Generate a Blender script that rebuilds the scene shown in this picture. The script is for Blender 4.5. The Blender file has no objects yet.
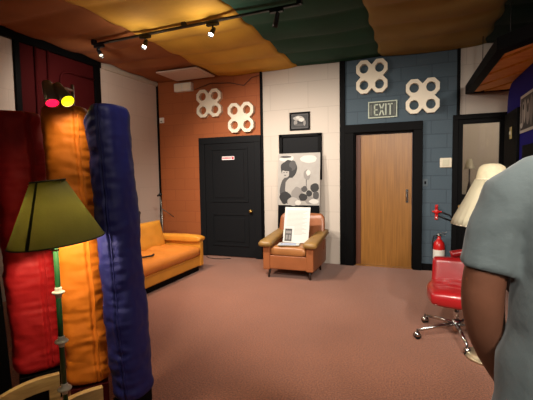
import bpy, math, random
from mathutils import Vector, Matrix, noise
C = bpy.context.scene.collection
R = math.radians
PI = math.pi
random.seed(7)

# ------------------------------------------------------------------ materials
def mat(name, col, rough=.6, metal=0, bump=0, bscale=40, var=0, vscale=6, emit=None, estr=0, coat=0, trans=0, stretch=None, sheen=0):
    m = bpy.data.materials.new(name); m.use_nodes = True
    nt = m.node_tree; b = nt.nodes['Principled BSDF']
    c = tuple(v/255 for v in col) if max(col) > 1 else col
    c = tuple((v/12.92 if v <= .04045 else ((v+.055)/1.055)**2.4) for v in c)
    b.inputs['Base Color'].default_value = (*c, 1)
    b.inputs['Roughness'].default_value = rough
    b.inputs['Metallic'].default_value = metal
    b.inputs['Coat Weight'].default_value = coat
    b.inputs['Transmission Weight'].default_value = trans
    b.inputs['Sheen Weight'].default_value = sheen
    tc = nt.nodes.new('ShaderNodeTexCoord'); src = tc.outputs['Object']
    if stretch:
        mp = nt.nodes.new('ShaderNodeMapping'); mp.inputs['Scale'].default_value = stretch
        nt.links.new(src, mp.inputs['Vector']); src = mp.outputs['Vector']
    if var:
        n = nt.nodes.new('ShaderNodeTexNoise'); n.inputs['Scale'].default_value = vscale
        n.inputs['Detail'].default_value = 6
        nt.links.new(src, n.inputs['Vector'])
        r = nt.nodes.new('ShaderNodeMapRange'); r.inputs['From Min'].default_value = .3; r.inputs['From Max'].default_value = .7
        r.inputs['To Min'].default_value = 1-var; r.inputs['To Max'].default_value = 1+var
        nt.links.new(n.outputs['Fac'], r.inputs['Value'])
        mx = nt.nodes.new('ShaderNodeMix'); mx.data_type = 'RGBA'; mx.blend_type = 'MULTIPLY'
        mx.inputs['Factor'].default_value = 1; mx.inputs['A'].default_value = (*c, 1)
        nt.links.new(r.outputs['Result'], mx.inputs['B'])
        nt.links.new(mx.outputs['Result'], b.inputs['Base Color'])
    if bump:
        n = nt.nodes.new('ShaderNodeTexNoise'); n.inputs['Scale'].default_value = bscale; n.inputs['Detail'].default_value = 4
        nt.links.new(src, n.inputs['Vector'])
        bp = nt.nodes.new('ShaderNodeBump'); bp.inputs['Strength'].default_value = bump; bp.inputs['Distance'].default_value = .02
        nt.links.new(n.outputs['Fac'], bp.inputs['Height']); nt.links.new(bp.outputs['Normal'], b.inputs['Normal'])
    if emit:
        e = tuple((v/255)**2.2 for v in emit)
        b.inputs['Emission Color'].default_value = (*e, 1); b.inputs['Emission Strength'].default_value = estr
    return m

def lin(c): return tuple((v/255/12.92 if v/255 <= .04045 else ((v/255+.055)/1.055)**2.4) for v in c)

def block_mat(name, col, mortar, bw, bh, axis='x', bump=.5, rough=.7, ms=.008, offs=.5, var=.05):
    m = bpy.data.materials.new(name); m.use_nodes = True; nt = m.node_tree; b = nt.nodes['Principled BSDF']
    b.inputs['Roughness'].default_value = rough
    tc = nt.nodes.new('ShaderNodeTexCoord'); sp = nt.nodes.new('ShaderNodeSeparateXYZ'); cb = nt.nodes.new('ShaderNodeCombineXYZ')
    nt.links.new(tc.outputs['Object'], sp.inputs[0])
    nt.links.new(sp.outputs['X' if axis == 'x' else 'Y'], cb.inputs['X']); nt.links.new(sp.outputs['Z'], cb.inputs['Y'])
    br = nt.nodes.new('ShaderNodeTexBrick'); br.offset = offs
    br.inputs['Scale'].default_value = 1; br.inputs['Brick Width'].default_value = bw; br.inputs['Row Height'].default_value = bh
    br.inputs['Mortar Size'].default_value = ms; br.inputs['Mortar Smooth'].default_value = .4
    c = lin(col); k = lin(mortar)
    br.inputs['Color1'].default_value = (*[v*(1-var) for v in c], 1); br.inputs['Color2'].default_value = (*[min(1, v*(1+var)) for v in c], 1)
    br.inputs['Mortar'].default_value = (*k, 1)
    nt.links.new(cb.outputs[0], br.inputs['Vector']); nt.links.new(br.outputs['Color'], b.inputs['Base Color'])
    n = nt.nodes.new('ShaderNodeTexNoise'); n.inputs['Scale'].default_value = 60; nt.links.new(tc.outputs['Object'], n.inputs['Vector'])
    ma = nt.nodes.new('ShaderNodeMath'); ma.operation = 'MULTIPLY_ADD'; ma.inputs[1].default_value = -1.5
    nt.links.new(br.outputs['Fac'], ma.inputs[0]); nt.links.new(n.outputs['Fac'], ma.inputs[2])
    bp = nt.nodes.new('ShaderNodeBump'); bp.inputs['Strength'].default_value = bump; bp.inputs['Distance'].default_value = .006
    nt.links.new(ma.outputs[0], bp.inputs['Height']); nt.links.new(bp.outputs['Normal'], b.inputs['Normal'])
    return m

def wood_mat(name, c1, c2, scale=(12, 12, .8), rough=.45):
    m = bpy.data.materials.new(name); m.use_nodes = True; nt = m.node_tree; b = nt.nodes['Principled BSDF']
    b.inputs['Roughness'].default_value = rough
    tc = nt.nodes.new('ShaderNodeTexCoord'); mp = nt.nodes.new('ShaderNodeMapping'); mp.inputs['Scale'].default_value = scale
    nt.links.new(tc.outputs['Object'], mp.inputs['Vector'])
    n = nt.nodes.new('ShaderNodeTexNoise'); n.inputs['Scale'].default_value = 1.6; n.inputs['Detail'].default_value = 8; n.inputs['Distortion'].default_value = .6
    nt.links.new(mp.outputs['Vector'], n.inputs['Vector'])
    cr = nt.nodes.new('ShaderNodeValToRGB'); cr.color_ramp.elements[0].position = .32; cr.color_ramp.elements[1].position = .68
    cr.color_ramp.elements[0].color = (*lin(c1), 1); cr.color_ramp.elements[1].color = (*lin(c2), 1)
    nt.links.new(n.outputs['Fac'], cr.inputs['Fac']); nt.links.new(cr.outputs['Color'], b.inputs['Base Color'])
    return m

M = {}
M['orange_wall'] = block_mat('orange_wall', (160, 86, 40), (148, 77, 35), .42, .2, bump=.22)
M['white_block'] = block_mat('white_block', (194, 184, 172), (178, 168, 156), .65, .42, bump=.18, ms=.005, var=.02)
M['white_left'] = block_mat('white_left', (200, 184, 170), (192, 176, 162), .65, .42, axis='y', bump=.12, ms=.005, var=.02)
M['blue_block'] = block_mat('blue_block', (62, 80, 92), (54, 70, 82), .42, .2, bump=.4)
M['purple_wall'] = mat('purple_wall', (38, 34, 120), .7)
M['maroon'] = mat('maroon', (60, 13, 14), .75, bump=.1, bscale=3)
M['black'] = mat('black_paint', (9, 9, 10), .55)
M['blackdoor'] = mat('black_door_paint', (25, 26, 28), .5, bump=.03, bscale=20)
for k_ in ('black', 'blackdoor', 'maroon', 'purple_wall'): M[k_].node_tree.nodes['Principled BSDF'].inputs['Specular IOR Level'].default_value = .06
M['beige'] = mat('beige_wall', (190, 178, 160), .7)
M['ceil'] = mat('ceiling_board', (60, 45, 35), .9)
M['dark_wall'] = mat('dark_wall', (90, 80, 72), .8)
M['oak'] = wood_mat('oak', (124, 82, 32), (148, 101, 42), (26, 26, 1.1), .38)
M['ply'] = wood_mat('ply', (150, 118, 70), (205, 172, 112), (3, 3, 14), .5)
M['canopy_wood'] = wood_mat('canopy_wood', (235, 150, 50), (250, 186, 84), (2, 12, 3), .5)
M['jamb'] = mat('jamb', (92, 48, 26), .5)
M['ivory'] = mat('ivory', (232, 222, 200), .5)
M['white'] = mat('white', (225, 222, 212), .5)
M['brass'] = mat('brass', (200, 165, 95), .3, 1)
M['chrome'] = mat('chrome', (205, 205, 205), .18, 1)
M['steel'] = mat('steel', (150, 150, 150), .35, 1)
M['blackmetal'] = mat('black_metal', (20, 20, 22), .4, .3)
M['rubber'] = mat('rubber', (14, 14, 14), .8)
M['red_paint'] = mat('red_paint', (190, 25, 25), .3, coat=.4)
M['glass'] = mat('glass', (240, 240, 240), .02, trans=1)

def carpet():
    m = bpy.data.materials.new('carpet'); m.use_nodes = True; nt = m.node_tree; b = nt.nodes['Principled BSDF']
    b.inputs['Roughness'].default_value = .95; b.inputs['Sheen Weight'].default_value = .2
    tc = nt.nodes.new('ShaderNodeTexCoord')
    n = nt.nodes.new('ShaderNodeTexNoise'); n.inputs['Scale'].default_value = 95; n.inputs['Detail'].default_value = 3
    n2 = nt.nodes.new('ShaderNodeTexNoise'); n2.inputs['Scale'].default_value = 1.3; n2.inputs['Detail'].default_value = 3
    for q in (n, n2): nt.links.new(tc.outputs['Object'], q.inputs['Vector'])
    cr = nt.nodes.new('ShaderNodeValToRGB'); e = cr.color_ramp.elements
    e[0].position = .35; e[0].color = (*lin((96, 57, 40)), 1); e[1].position = .65; e[1].color = (*lin((152, 93, 63)), 1)
    nt.links.new(n.outputs['Fac'], cr.inputs['Fac'])
    r = nt.nodes.new('ShaderNodeMapRange'); r.inputs['From Min'].default_value = .3; r.inputs['From Max'].default_value = .7; r.inputs['To Min'].default_value = .9; r.inputs['To Max'].default_value = 1.08
    nt.links.new(n2.outputs['Fac'], r.inputs['Value'])
    mx = nt.nodes.new('ShaderNodeMix'); mx.data_type = 'RGBA'; mx.blend_type = 'MULTIPLY'; mx.inputs['Factor'].default_value = 1
    nt.links.new(cr.outputs['Color'], mx.inputs['A']); nt.links.new(r.outputs['Result'], mx.inputs['B']); nt.links.new(mx.outputs['Result'], b.inputs['Base Color'])
    bp = nt.nodes.new('ShaderNodeBump'); bp.inputs['Strength'].default_value = .5; bp.inputs['Distance'].default_value = .01
    nt.links.new(n.outputs['Fac'], bp.inputs['Height']); nt.links.new(bp.outputs['Normal'], b.inputs['Normal'])
    return m
M['carpet'] = carpet()

# ------------------------------------------------------------------ mesh builder
class MB:
    def __init__(s): s.v = []; s.f = []; s.m = []; s.sm = []
    def add(s, vs, fs, mi=0, smooth=False):
        o = len(s.v); s.v += [tuple(v) for v in vs]
        for f in fs: s.f.append(tuple(o+i for i in f)); s.m.append(mi); s.sm.append(smooth)
        return s
    def box(s, x0, x1, y0, y1, z0, z1, mi=0):
        v = [(x, y, z) for z in (z0, z1) for y in (y0, y1) for x in (x0, x1)]
        return s.add(v, [(0, 2, 3, 1), (4, 5, 7, 6), (0, 1, 5, 4), (2, 6, 7, 3), (0, 4, 6, 2), (1, 3, 7, 5)], mi)
    def obox(s, c, size, mtx, mi=0):
        v = [mtx @ Vector((a*size[0]/2, b*size[1]/2, d*size[2]/2)) + Vector(c) for d in (-1, 1) for b in (-1, 1) for a in (-1, 1)]
        return s.add(v, [(0, 2, 3, 1), (4, 5, 7, 6), (0, 1, 5, 4), (2, 6, 7, 3), (0, 4, 6, 2), (1, 3, 7, 5)], mi)
    def tube(s, pts, r, n=12, mi=0, caps=True):
        pts = [Vector(p) for p in pts]; rs = r if isinstance(r, (list, tuple)) else [r]*len(pts)
        rings = []
        t0 = (pts[1]-pts[0]).normalized(); up = Vector((0, 0, 1)) if abs(t0.z) < .9 else Vector((1, 0, 0))
        nrm = t0.cross(up).normalized()
        for i, p in enumerate(pts):
            t = ((pts[min(i+1, len(pts)-1)]-pts[max(i-1, 0)])).normalized()
            nrm = (nrm - t*nrm.dot(t)).normalized(); bn = t.cross(nrm)
            rings.append([p + (nrm*math.cos(2*PI*k/n)+bn*math.sin(2*PI*k/n))*rs[i] for k in range(n)])
        return s.loft(rings, mi, caps)
    def loft(s, rings, mi=0, caps=True, closed=True, smooth=True):
        n = len(rings[0]); v = [p for r in rings for p in r]; f = []
        for i in range(len(rings)-1):
            for k in range(n if closed else n-1):
                a = i*n+k; b = i*n+(k+1) % n
                f.append((a, b, b+n, a+n))
        if caps: f.append(tuple(reversed(range(n)))); f.append(tuple(range((len(rings)-1)*n, len(rings)*n)))
        return s.add(v, f, mi, smooth)
    def lathe(s, prof, c=(0, 0, 0), n=32, mi=0, mtx=None, caps=True, flute=None):
        rings = []
        for r, z in prof:
            ring = []
            for k in range(n):
                a = 2*PI*k/n; rr = r*(1+(flute*(k % 2) if flute else 0))
                p = Vector((rr*math.cos(a), rr*math.sin(a), z))
                if mtx: p = mtx @ p
                ring.append(p+Vector(c))
            rings.append(ring)
        return s.loft(rings, mi, caps)
    def prism(s, poly, fn, d0, d1, mi=0):
        # poly 2D; fn(u,v,d)->3D
        n = len(poly); v = [fn(*p, d0) for p in poly]+[fn(*p, d1) for p in poly]
        f = [tuple(range(n)), tuple(reversed(range(n, 2*n)))]+[(i, i+n, (i+1) % n+n, (i+1) % n) for i in range(n)]
        return s.add(v, f, mi)
    def build(s, name, mats, parent=None, loc=(0, 0, 0), bevel=0, seg=3, subsurf=0, rot=None):
        me = bpy.data.meshes.new(name); me.from_pydata(s.v, [], s.f); me.update()
        for m in (mats if isinstance(mats, (list, tuple)) else [mats]): me.materials.append(M[m] if isinstance(m, str) else m)
        me.polygons.foreach_set('material_index', s.m); me.polygons.foreach_set('use_smooth', s.sm)
        import bmesh
        bm = bmesh.new(); bm.from_mesh(me); bmesh.ops.recalc_face_normals(bm, faces=bm.faces); bm.to_mesh(me); bm.free()
        o = bpy.data.objects.new(name, me); C.objects.link(o); o.location = loc
        if rot: o.rotation_euler = rot
        if parent: o.parent = parent
        if bevel:
            b = o.modifiers.new('bevel', 'BEVEL'); b.width = bevel; b.segments = seg; b.limit_method = 'ANGLE'; b.angle_limit = R(40)
            for p in me.polygons: p.use_smooth = True
            w = o.modifiers.new('wn', 'WEIGHTED_NORMAL'); w.keep_sharp = False
        if subsurf:
            q = o.modifiers.new('sub', 'SUBSURF'); q.levels = subsurf; q.render_levels = subsurf
            for p in me.polygons: p.use_smooth = True
        return o

def empty(name, loc, label, cat, group=None, rz=0):
    o = bpy.data.objects.new(name, None); C.objects.link(o); o.location = loc; o.rotation_euler = (0, 0, rz); o.empty_display_size = .1
    return tag(o, label, cat, group)
def tag(o, label, cat, group=None, kind=None):
    o['label'] = label; o['category'] = cat
    if group: o['group'] = group
    if kind: o['kind'] = kind
    return o
def struct(o, label=None):
    o['kind'] = 'structure'
    if label: o['label'] = label
    return o
def copy_tree(o, parent=None):
    c = o.copy(); C.objects.link(c); c.parent = parent
    for ch in [x for x in bpy.data.objects if x.parent == o]: copy_tree(ch, c)
    return c
def rot_to(d):
    return Vector(d).normalized().to_track_quat('Z', 'Y').to_matrix()

XL, XR, YB, ZC = -4.54, 2.6, 6.12, 3.23
YR = -1.8
# ------------------------------------------------------------------ camera (solved from the vanishing points)
F0, yaw, pitch, roll, H = 385.0, .369472, .0651128, -.0160795, 1.45155
Fv = Vector((-math.sin(yaw)*math.cos(pitch), math.cos(yaw)*math.cos(pitch), -math.sin(pitch)))
Rv = Vector((math.cos(yaw), math.sin(yaw), 0)); Uv = Rv.cross(Fv)
R2 = Rv*math.cos(roll)+Uv*math.sin(roll); U2 = -Rv*math.sin(roll)+Uv*math.cos(roll)
cam = bpy.data.cameras.new('camera'); co = bpy.data.objects.new('camera', cam); C.objects.link(co)
cam.sensor_width = 36; cam.lens = F0/533*36; cam.clip_start = .05
mw = Matrix((( R2.x, U2.x, -Fv.x, 0), (R2.y, U2.y, -Fv.y, 0), (R2.z, U2.z, -Fv.z, H), (0, 0, 0, 1)))
co.matrix_world = mw
bpy.context.scene.camera = co

# ------------------------------------------------------------------ room shell
struct(MB().box(XL-.15, XR+.15, YR-.15, 8.2, -.12, 0).build('floor', 'carpet'), 'reddish brown carpet floor')
struct(MB().box(XL-.15, XR+.15, YR-.15, 8.2, ZC+.05, ZC+.17).build('ceiling', 'ceil'), 'dark ceiling board above the drapes')
# back wall: colour zones are separate painted block sections of one wall; two openings
wb = MB()
def seg(x0, x1, z0, z1, mi): wb.box(x0, x1, YB, YB+.14, z0, z1, mi)
seg(XL-.15, -2.43, 0, ZC+.05, 0); seg(-2.43, -1.06, 0, ZC+.05, 1)
seg(-1.06, -.90, 0, ZC+.05, 2); seg(-.90, -.02, 2.08, ZC+.05, 2); seg(-.02, .55, 0, ZC+.05, 2)
seg(.55, 1.13, 2.2, ZC+.05, 1); seg(1.13, XR+.15, 0, ZC+.05, 1)
struct(wb.build('wall_back', ['orange_wall', 'white_block', 'blue_block']), 'block wall painted orange, white and slate blue in vertical bands')
wl = MB()
wl.box(XL-.14, XL, YR-.15, 3.34, 0, ZC+.05, 0); wl.box(XL-.14, XL, 3.34, 4.66, 0, ZC+.05, 1); wl.box(XL-.14, XL, 4.66, YB, 0, ZC+.05, 0)
struct(wl.build('wall_left', ['white_left', 'maroon']), 'left wall in white and maroon bands')
struct(MB().box(XL-.15, XR+.15, YR-.15, YR, 0, ZC+.05).build('wall_rear', 'dark_wall'))
struct(MB().box(XR, XR+.14, YR, YB, 0, ZC+.05).build('wall_right', 'dark_wall'))
# blue partition on the right with its rounded top corner
pp = [(4.1, 0), (5.72, 0), (5.72, 2.26)]+[(5.46+.26*math.cos(a), 2.26+.26*math.sin(a)) for a in [R(x) for x in range(15, 91, 15)]]+[(4.1, 2.52)]
struct(MB().prism(pp, lambda u, v, d: (d, u, v), 1.08, 1.2).build('wall_partition', 'purple_wall'), 'deep blue partition with rounded top corner')
# room behind the glazed door
bk = MB(); bk.box(.2, .3, YB+.14, 8.1, 0, ZC); bk.box(2.2, 2.3, YB+.14, 8.1, 0, ZC); bk.box(.2, 2.3, 8.1, 8.2, 0, ZC+.05)
struct(bk.build('wall_hallway', 'beige'), 'pale hallway wall seen through the glazed door')

# trims
def trim(n, *b, mt='black', bev=.004):
    return struct(MB().box(*b).build('trim_%d' % n, mt, bevel=bev))
trim(1, XL, XL+.03, YB-.03, YB, 0, 3.16)
trim(2, -2.45, -2.41, YB-.03, YB, 0, 3.18)
trim(3, -1.112, -1.03, YB-.035, YB, 0, 3.2)
trim(4, .535, .575, YB-.03, YB, 2.25, 3.24)
trim(5, XL, XL+.035, 3.33, 3.40, 0, 3.13)
trim(6, XL, XL+.035, 4.58, 4.69, 0, 3.13)
trim(7, XL, XL+.05, YR, 4.7, 3.12, 3.23)
trim(8, XL, XL+.03, 4.7, YB, 3.13, 3.2, mt='beige')
trim(9, -2.41, .55, YB-.04, YB, 3.2, 3.27)
struct(MB().box(.1, .49, YB-.02, YB, 0, .1).build('baseboard_back', 'black', bevel=.003))

# ---- door 1: black panelled
def frame_mb(x0, x1, z1, w, y0, y1, top=None):
    m = MB(); t = top or w
    m.box(x0, x0+w, y0, y1, 0, z1-t); m.box(x1-w, x1, y0, y1, 0, z1-t); m.box(x0, x1, y0, y1, z1-t, z1); return m
d1 = empty('door_1', (-3.03, YB, 0), 'black two-panel door with brass knob in the orange wall', 'door'); del d1['category']; struct(d1)
def loc(mb, px, py=YB):  # shift world-space mesh into parent space
    mb.v = [(v[0]-px, v[1]-py, v[2]) for v in mb.v]; return mb
loc(frame_mb(-3.65, -2.452, 2.13, .115, YB-.045, YB), -3.03).build('door_frame', 'blackdoor', d1, bevel=.006)
lf = MB(); y = YB-.03
lf.box(-3.535, -2.567, y, YB, .015, 2.012)
def panel(m, x0, x1, z0, z1, yy, w=.03, d=.014):
    m.box(x0, x1, yy-d, yy, z0, z0+w); m.box(x0, x1, yy-d, yy, z1-w, z1); m.box(x0, x0+w, yy-d, yy, z0+w, z1-w); m.box(x1-w, x1, yy-d, yy, z0+w, z1-w)
    m.box(x0+w+.05, x1-w-.05, yy-d*.8, yy, z0+w+.05, z1-w-.05)
panel(lf, -3.41, -2.69, .98, 1.93, y); panel(lf, -3.41, -2.69, .2, .78, y)
loc(lf, -3.03).build('door_leaf', 'blackdoor', d1, bevel=.004)
kb = MB(); kb.lathe([(.028, 0), (.028, .006), (.011, .01), (.011, .03), (.026, .04), (.03, .052), (.024, .066), (.004, .07)], (-2.64+3.03, -.03, .83), 24, mtx=Matrix.Rotation(R(90), 3, 'X'))
kb.build('door_knob', 'brass', d1)
M['sticker'] = mat('sticker', (235, 225, 225), .5); M['sticker_red'] = mat('sticker_red', (190, 40, 60), .5)
st = MB(); st.box(-3.18, -2.94, YB-.048, YB-.030, 1.725, 1.785, 0)
for i in range(7): st.box(-3.17+.024*i, -3.152+.024*i, YB-.049, YB-.047, 1.742, 1.77, 1)
st.box(-2.99, -2.95, YB-.049, YB-.047, 1.735, 1.777, 1)
loc(st, -3.03).build('sticker', ['sticker', 'sticker_red'], d1)
# ---- door 2: oak, recessed in a black frame
d2 = empty('door_2', (-.46, YB, 0), 'plain oak veneer door in a wide black frame', 'door'); del d2['category']; struct(d2)
f2 = MB(); f2.box(-1.03, -.895, YB-.05, YB, 0, 2.075); f2.box(-.03, .096, YB-.05, YB, 0, 2.075); f2.box(-1.03, .096, YB-.05, YB, 2.075, 2.2)
f2.box(-.9, -.875, YB, YB+.14, 0, 2.08); f2.box(-.045, -.02, YB, YB+.14, 0, 2.08); f2.box(-.875, -.045, YB, YB+.14, 2.055, 2.08)
loc(f2, -.46).build('door_frame', 'black', d2, bevel=.005)
loc(MB().box(-.874, -.80, YB+.06, YB+.14, 0, 2.05), -.46).build('door_stop', 'jamb', d2, bevel=.003)
loc(MB().box(-.80, -.047, YB+.07, YB+.115, .01, 2.05), -.46).build('door_leaf', 'oak', d2, bevel=.003)
hd = MB(); hd.box(-.135, -.1, YB+.06, YB+.07, 1.0, 1.2); hd.tube([(-.118, YB+.065, 1.17), (-.118, YB+.02, 1.16), (-.118, YB+.015, 1.1), (-.118, YB+.02, 1.04), (-.118, YB+.065, 1.03)], .009)
loc(hd, -.46).build('door_handle', 'chrome', d2)
loc(MB().box(-.875, -.03, YB, YB+.14, 0, .012), -.46).build('threshold', 'oak', d2)
# ---- door 3: black with glass
d3 = empty('door_3', (.84, YB, 0), 'black door with a tall glass pane behind the cream lamp', 'door'); del d3['category']; struct(d3)
f3 = frame_mb(.49, 1.22, 2.25, .07, YB-.05, YB+.1); loc(f3, .84).build('door_frame', 'black', d3, bevel=.005)
l3 = MB(); l3.box(.56, .62, YB-.02, YB+.03, .01, 2.18); l3.box(1.07, 1.15, YB-.02, YB+.03, .01, 2.18); l3.box(.62, 1.07, YB-.02, YB+.03, .01, 1.13); l3.box(.62, 1.07, YB-.02, YB+.03, 2.12, 2.18)
loc(l3, .84).build('door_leaf', 'black', d3, bevel=.004)
loc(MB().box(.615, 1.075, YB+.002, YB+.008, 1.125, 2.125), .84).build('glass_pane', 'glass', d3)
k3 = MB().lathe([(.026, 0), (.026, .006), (.011, .01), (.011, .035), (.026, .045), (.03, .055), (.022, .068), (.004, .07)], (-.25, -.02, .96), 20, mtx=Matrix.Rotation(R(90), 3, 'X'))
k3.build('door_knob', 'brass', d3)
# ---- black-framed doorway on the blue partition
tr = MB(); tr.box(1.05, 1.08, 5.05, 5.7, 0, 2.16); struct(tr.build('trim_10', 'black', bevel=.004), 'black panel on the blue partition')
struct(MB().box(1.055, 1.08, 4.15, 4.83, 0, 1.72).build('trim_11', 'black', bevel=.004))
# ---- black reveal window in the white wall
w1 = empty('window_1', (-1.76, YB, 1.36), 'black blanked window frame in the white wall', 'window'); del w1['category']; struct(w1)
wf = MB(); x0, x1, z0, z1 = -2.12, -1.40, 1.36, 2.11
wf.box(x0, x1, YB-.04, YB, z0, z0+.05); wf.box(x0, x1, YB-.04, YB, z1-.05, z1); wf.box(x0, x0+.06, YB-.04, YB, z0, z1); wf.box(x1-.06, x1, YB-.04, YB, z0, z1)
wf.v = [(a+1.76, b-YB, c-1.36) for a, b, c in wf.v]; wf.build('window_frame', 'black', w1, bevel=.004)
wp = MB().box(x0+.06, x1-.06, YB-.012, YB, z0+.05, z1-.05); wp.v = [(a+1.76, b-YB, c-1.36) for a, b, c in wp.v]
wp.build('window_panel', 'blackdoor', w1)

# ------------------------------------------------------------------ ceiling drapes
def drape(x0, x1, col, label, seed, low=0):
    m = mat('drape_%d' % seed, col, .85, bump=.12, bscale=14, var=.1, vscale=2.5)
    nx, ny = 26, 190; vs = []
    rnd = random.Random(11)
    y0, y1 = YR+.02, YB-.015; pitchy = .58; ph = rnd.random()*.5
    amp = [.03+.035*rnd.random() for _ in range(20)]
    for j in range(ny+1):
        y = y0+(y1-y0)*j/ny; u = (y-ph)/pitchy; k = int(math.floor(u)); t = u-k
        s = math.sin(PI*t)**.8 * amp[k % 20]
        for i in range(nx+1):
            f = i/nx; x = x0+(x1-x0)*f
            e = 1-abs(2*f-1)**3
            n = noise.noise(Vector((x*1.6, y*2.2, seed*3.1)))
            ex = 0
            if i in (0, nx): ex = .02*math.sin(u*2*PI)+.02*noise.noise(Vector((0, y*2, seed)))
            z = ZC-.015-low-s*(.45+.55*e)-.022*(n+.5)*e
            if i in (0, nx): z += .012
            if seed == 1 and y > 5.1: z += (ZC-.03-z)*min(1, (y-5.1)/.25)
            if seed == 2 and y > 5.1 and x < -3.0: z += (ZC-.04-z)*min(1, (y-5.1)/.25)*min(1, (-3.0-x)/.15)
            vs.append((x+ex, y, min(z, ZC+.02)))
    W = nx+1; fs = [(j*W+i, j*W+i+1, (j+1)*W+i+1, (j+1)*W+i) for j in range(ny) for i in range(nx)]
    b = MB().add(vs, fs, 0, True); o = b.build('ceiling_drape', m)
    so = o.modifiers.new('t', 'SOLIDIFY'); so.thickness = .004; so.offset = 1
    return tag(o, label, 'fabric drape')
drape(XL+.06, -3.18, (146, 86, 42), 'rust brown fabric drape on the ceiling along the left wall', 1, .0)
drape(-3.22, -1.80, (206, 156, 52), 'golden yellow fabric drape on the ceiling above the sofa and orange wall', 2, .018)
drape(-1.84, -.47, (10, 66, 46), 'dark green fabric drape on the ceiling above the armchair', 3, .008)
drape(-.51, .87, (142, 120, 62), 'tan brown fabric drape on the ceiling above the exit sign', 4, .02)
drape(.83, XR-.04, (4, 42, 32), 'blackish green fabric drape at the right end of the ceiling', 5, .006)
# white ceiling vent panel
vp = MB().box(-4.0, -3.23, 5.38, 5.98, 3.15, 3.172); vp.box(-3.95, -3.28, 5.43, 5.93, 3.143, 3.15)
M['pinkish'] = mat('pinkish_panel', (205, 180, 165), .6)
tag(vp.build('ceiling_panel', 'pinkish', bevel=.004), 'flat off-white square panel on the ceiling above the orange wall', 'ceiling panel')

# ------------------------------------------------------------------ track light
tl = empty('track_light', (-2.4, 3.8, 3.06), 'black ceiling track rail carrying four spotlight heads', 'track light')
ra = MB(); A = Vector((-1.36, .03, .05)); B_ = Vector((1.33, -.06, .05))
dx = (B_-A).normalized(); an = math.atan2(dx.y, dx.x)
ra.obox((A+B_)/2, ((B_-A).length, .036, .022), Matrix.Rotation(an, 3, 'Z'))
for s in (0, .5, 1): ra.obox(A.lerp(B_, s)+Vector((0, 0, .025)), (.05, .05, .06), Matrix.Rotation(an, 3, 'Z'))
ra.build('rail', 'blackmetal', tl, bevel=.003)
M['lamp_on'] = mat('lamp_on', (255, 250, 235), .5, emit=(255, 244, 225), estr=45)
M['lamp_dim'] = mat('lamp_dim', (255, 250, 235), .5, emit=(255, 235, 200), estr=1.2)
M['lamp_off'] = mat('lamp_off', (120, 115, 110), .3)
heads = [((-3.70, 3.85), (.55, -.25, -.6), 'lamp_dim'), ((-2.965, 3.81), (.2, -.6, -.8), 'lamp_on'), ((-2.06, 3.79), (.05, -.75, -.8), 'lamp_on'), ((-1.31, 3.745), (-.3, .3, -.7), 'lamp_off')]
hpos = []
for (hx, hy), d, lm in heads:
    d = Vector(d).normalized(); b = Vector((hx+2.4, hy-3.8, .04)); q = rot_to(d)
    m = MB(); m.box(b.x-.07, b.x+.07, b.y-.02, b.y+.02, .012, .042); m.tube([b, b+Vector((0, 0, -.07))], .009)
    c = b+Vector((0, 0, -.085))
    m.lathe([(.010, -.06), (.022, -.05), (.025, 0), (.027, .05), (.031, .085), (.028, .085), (.024, .055)], c, 24, mtx=q, caps=False)
    m.lathe([(.004, -.061), (.012, -.06)], c, 24, mtx=q)
    h = m.build('lamp_head', 'blackmetal', tl)
    MB().lathe([(.001, .05), (.023, .054), (.023, .058), (.001, .062)], c, 24, mtx=q).build('lens', lm, h)
    hpos.append(Vector((-2.4, 3.8, 3.06))+c+d*.09)

# ------------------------------------------------------------------ octagon ring ornaments
def ornament(name, x0, x1, z0, z1, label):
    cx, cz = (x0+x1)/2+(.035 if x0 < -2 else .008), (z0+z1)/2-(.012 if x0 < -2 else -.004); w = (x1-x0)/2*.93; hh = (z1-z0)/2*.92
    m = MB(); D = .075; n = 48
    ap = .515  # apothem in cell half units
    for sx in (-1, 1):
        for sz in (-1, 1):
            ox, oz = sx*w/2, sz*hh/2; outer = []; inner = []
            for k in range(n):
                a = 2*PI*k/n; seg_ = (a % (PI/4))-PI/8
                # regular octagon with flat sides on the axes
                aa = ((a+PI/8) % (PI/4))-PI/8
                ro = ap*.98/math.cos(aa)
                outer.append((ox+ro*w*math.cos(a), oz+ro*hh*math.sin(a))); inner.append((ox+.285*w*math.cos(a), oz+.285*hh*math.sin(a)))
            rings = []
            for lst, yy in ((inner, 0), (inner, -D), (outer, -D), (outer, 0), (inner, 0)):
                rings.append([(p[0], yy - (.0001*(sx+sz*2)), p[1]) for p in lst])
            m.loft(rings, caps=False, smooth=False)
    s_ = .30
    m.prism([(-w*s_, 0), (0, -hh*s_), (w*s_, 0), (0, hh*s_)], lambda u, v, d: (u, d, v), -D-.0004, 0)
    o = m.build(name, 'ivory', loc=(cx, YB, cz))
    return tag(o, label, 'wall ornament', 'white four-ring wall ornaments')
ornament('ring_ornament', -3.70, -3.18, 2.48, 3.0, 'white four-ring octagon ornament on the orange wall, upper left one')
ornament('ring_ornament', -3.085, -2.575, 2.18, 2.72, 'white four-ring octagon ornament on the orange wall, just above the black door')
ornament('ring_ornament', -.875, -.39, 2.63, 3.16, 'white four-ring octagon ornament on the blue wall above the exit sign')
ornament('ring_ornament', -.165, .318, 2.28, 2.81, 'white four-ring octagon ornament on the blue wall right of the exit sign')

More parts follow.
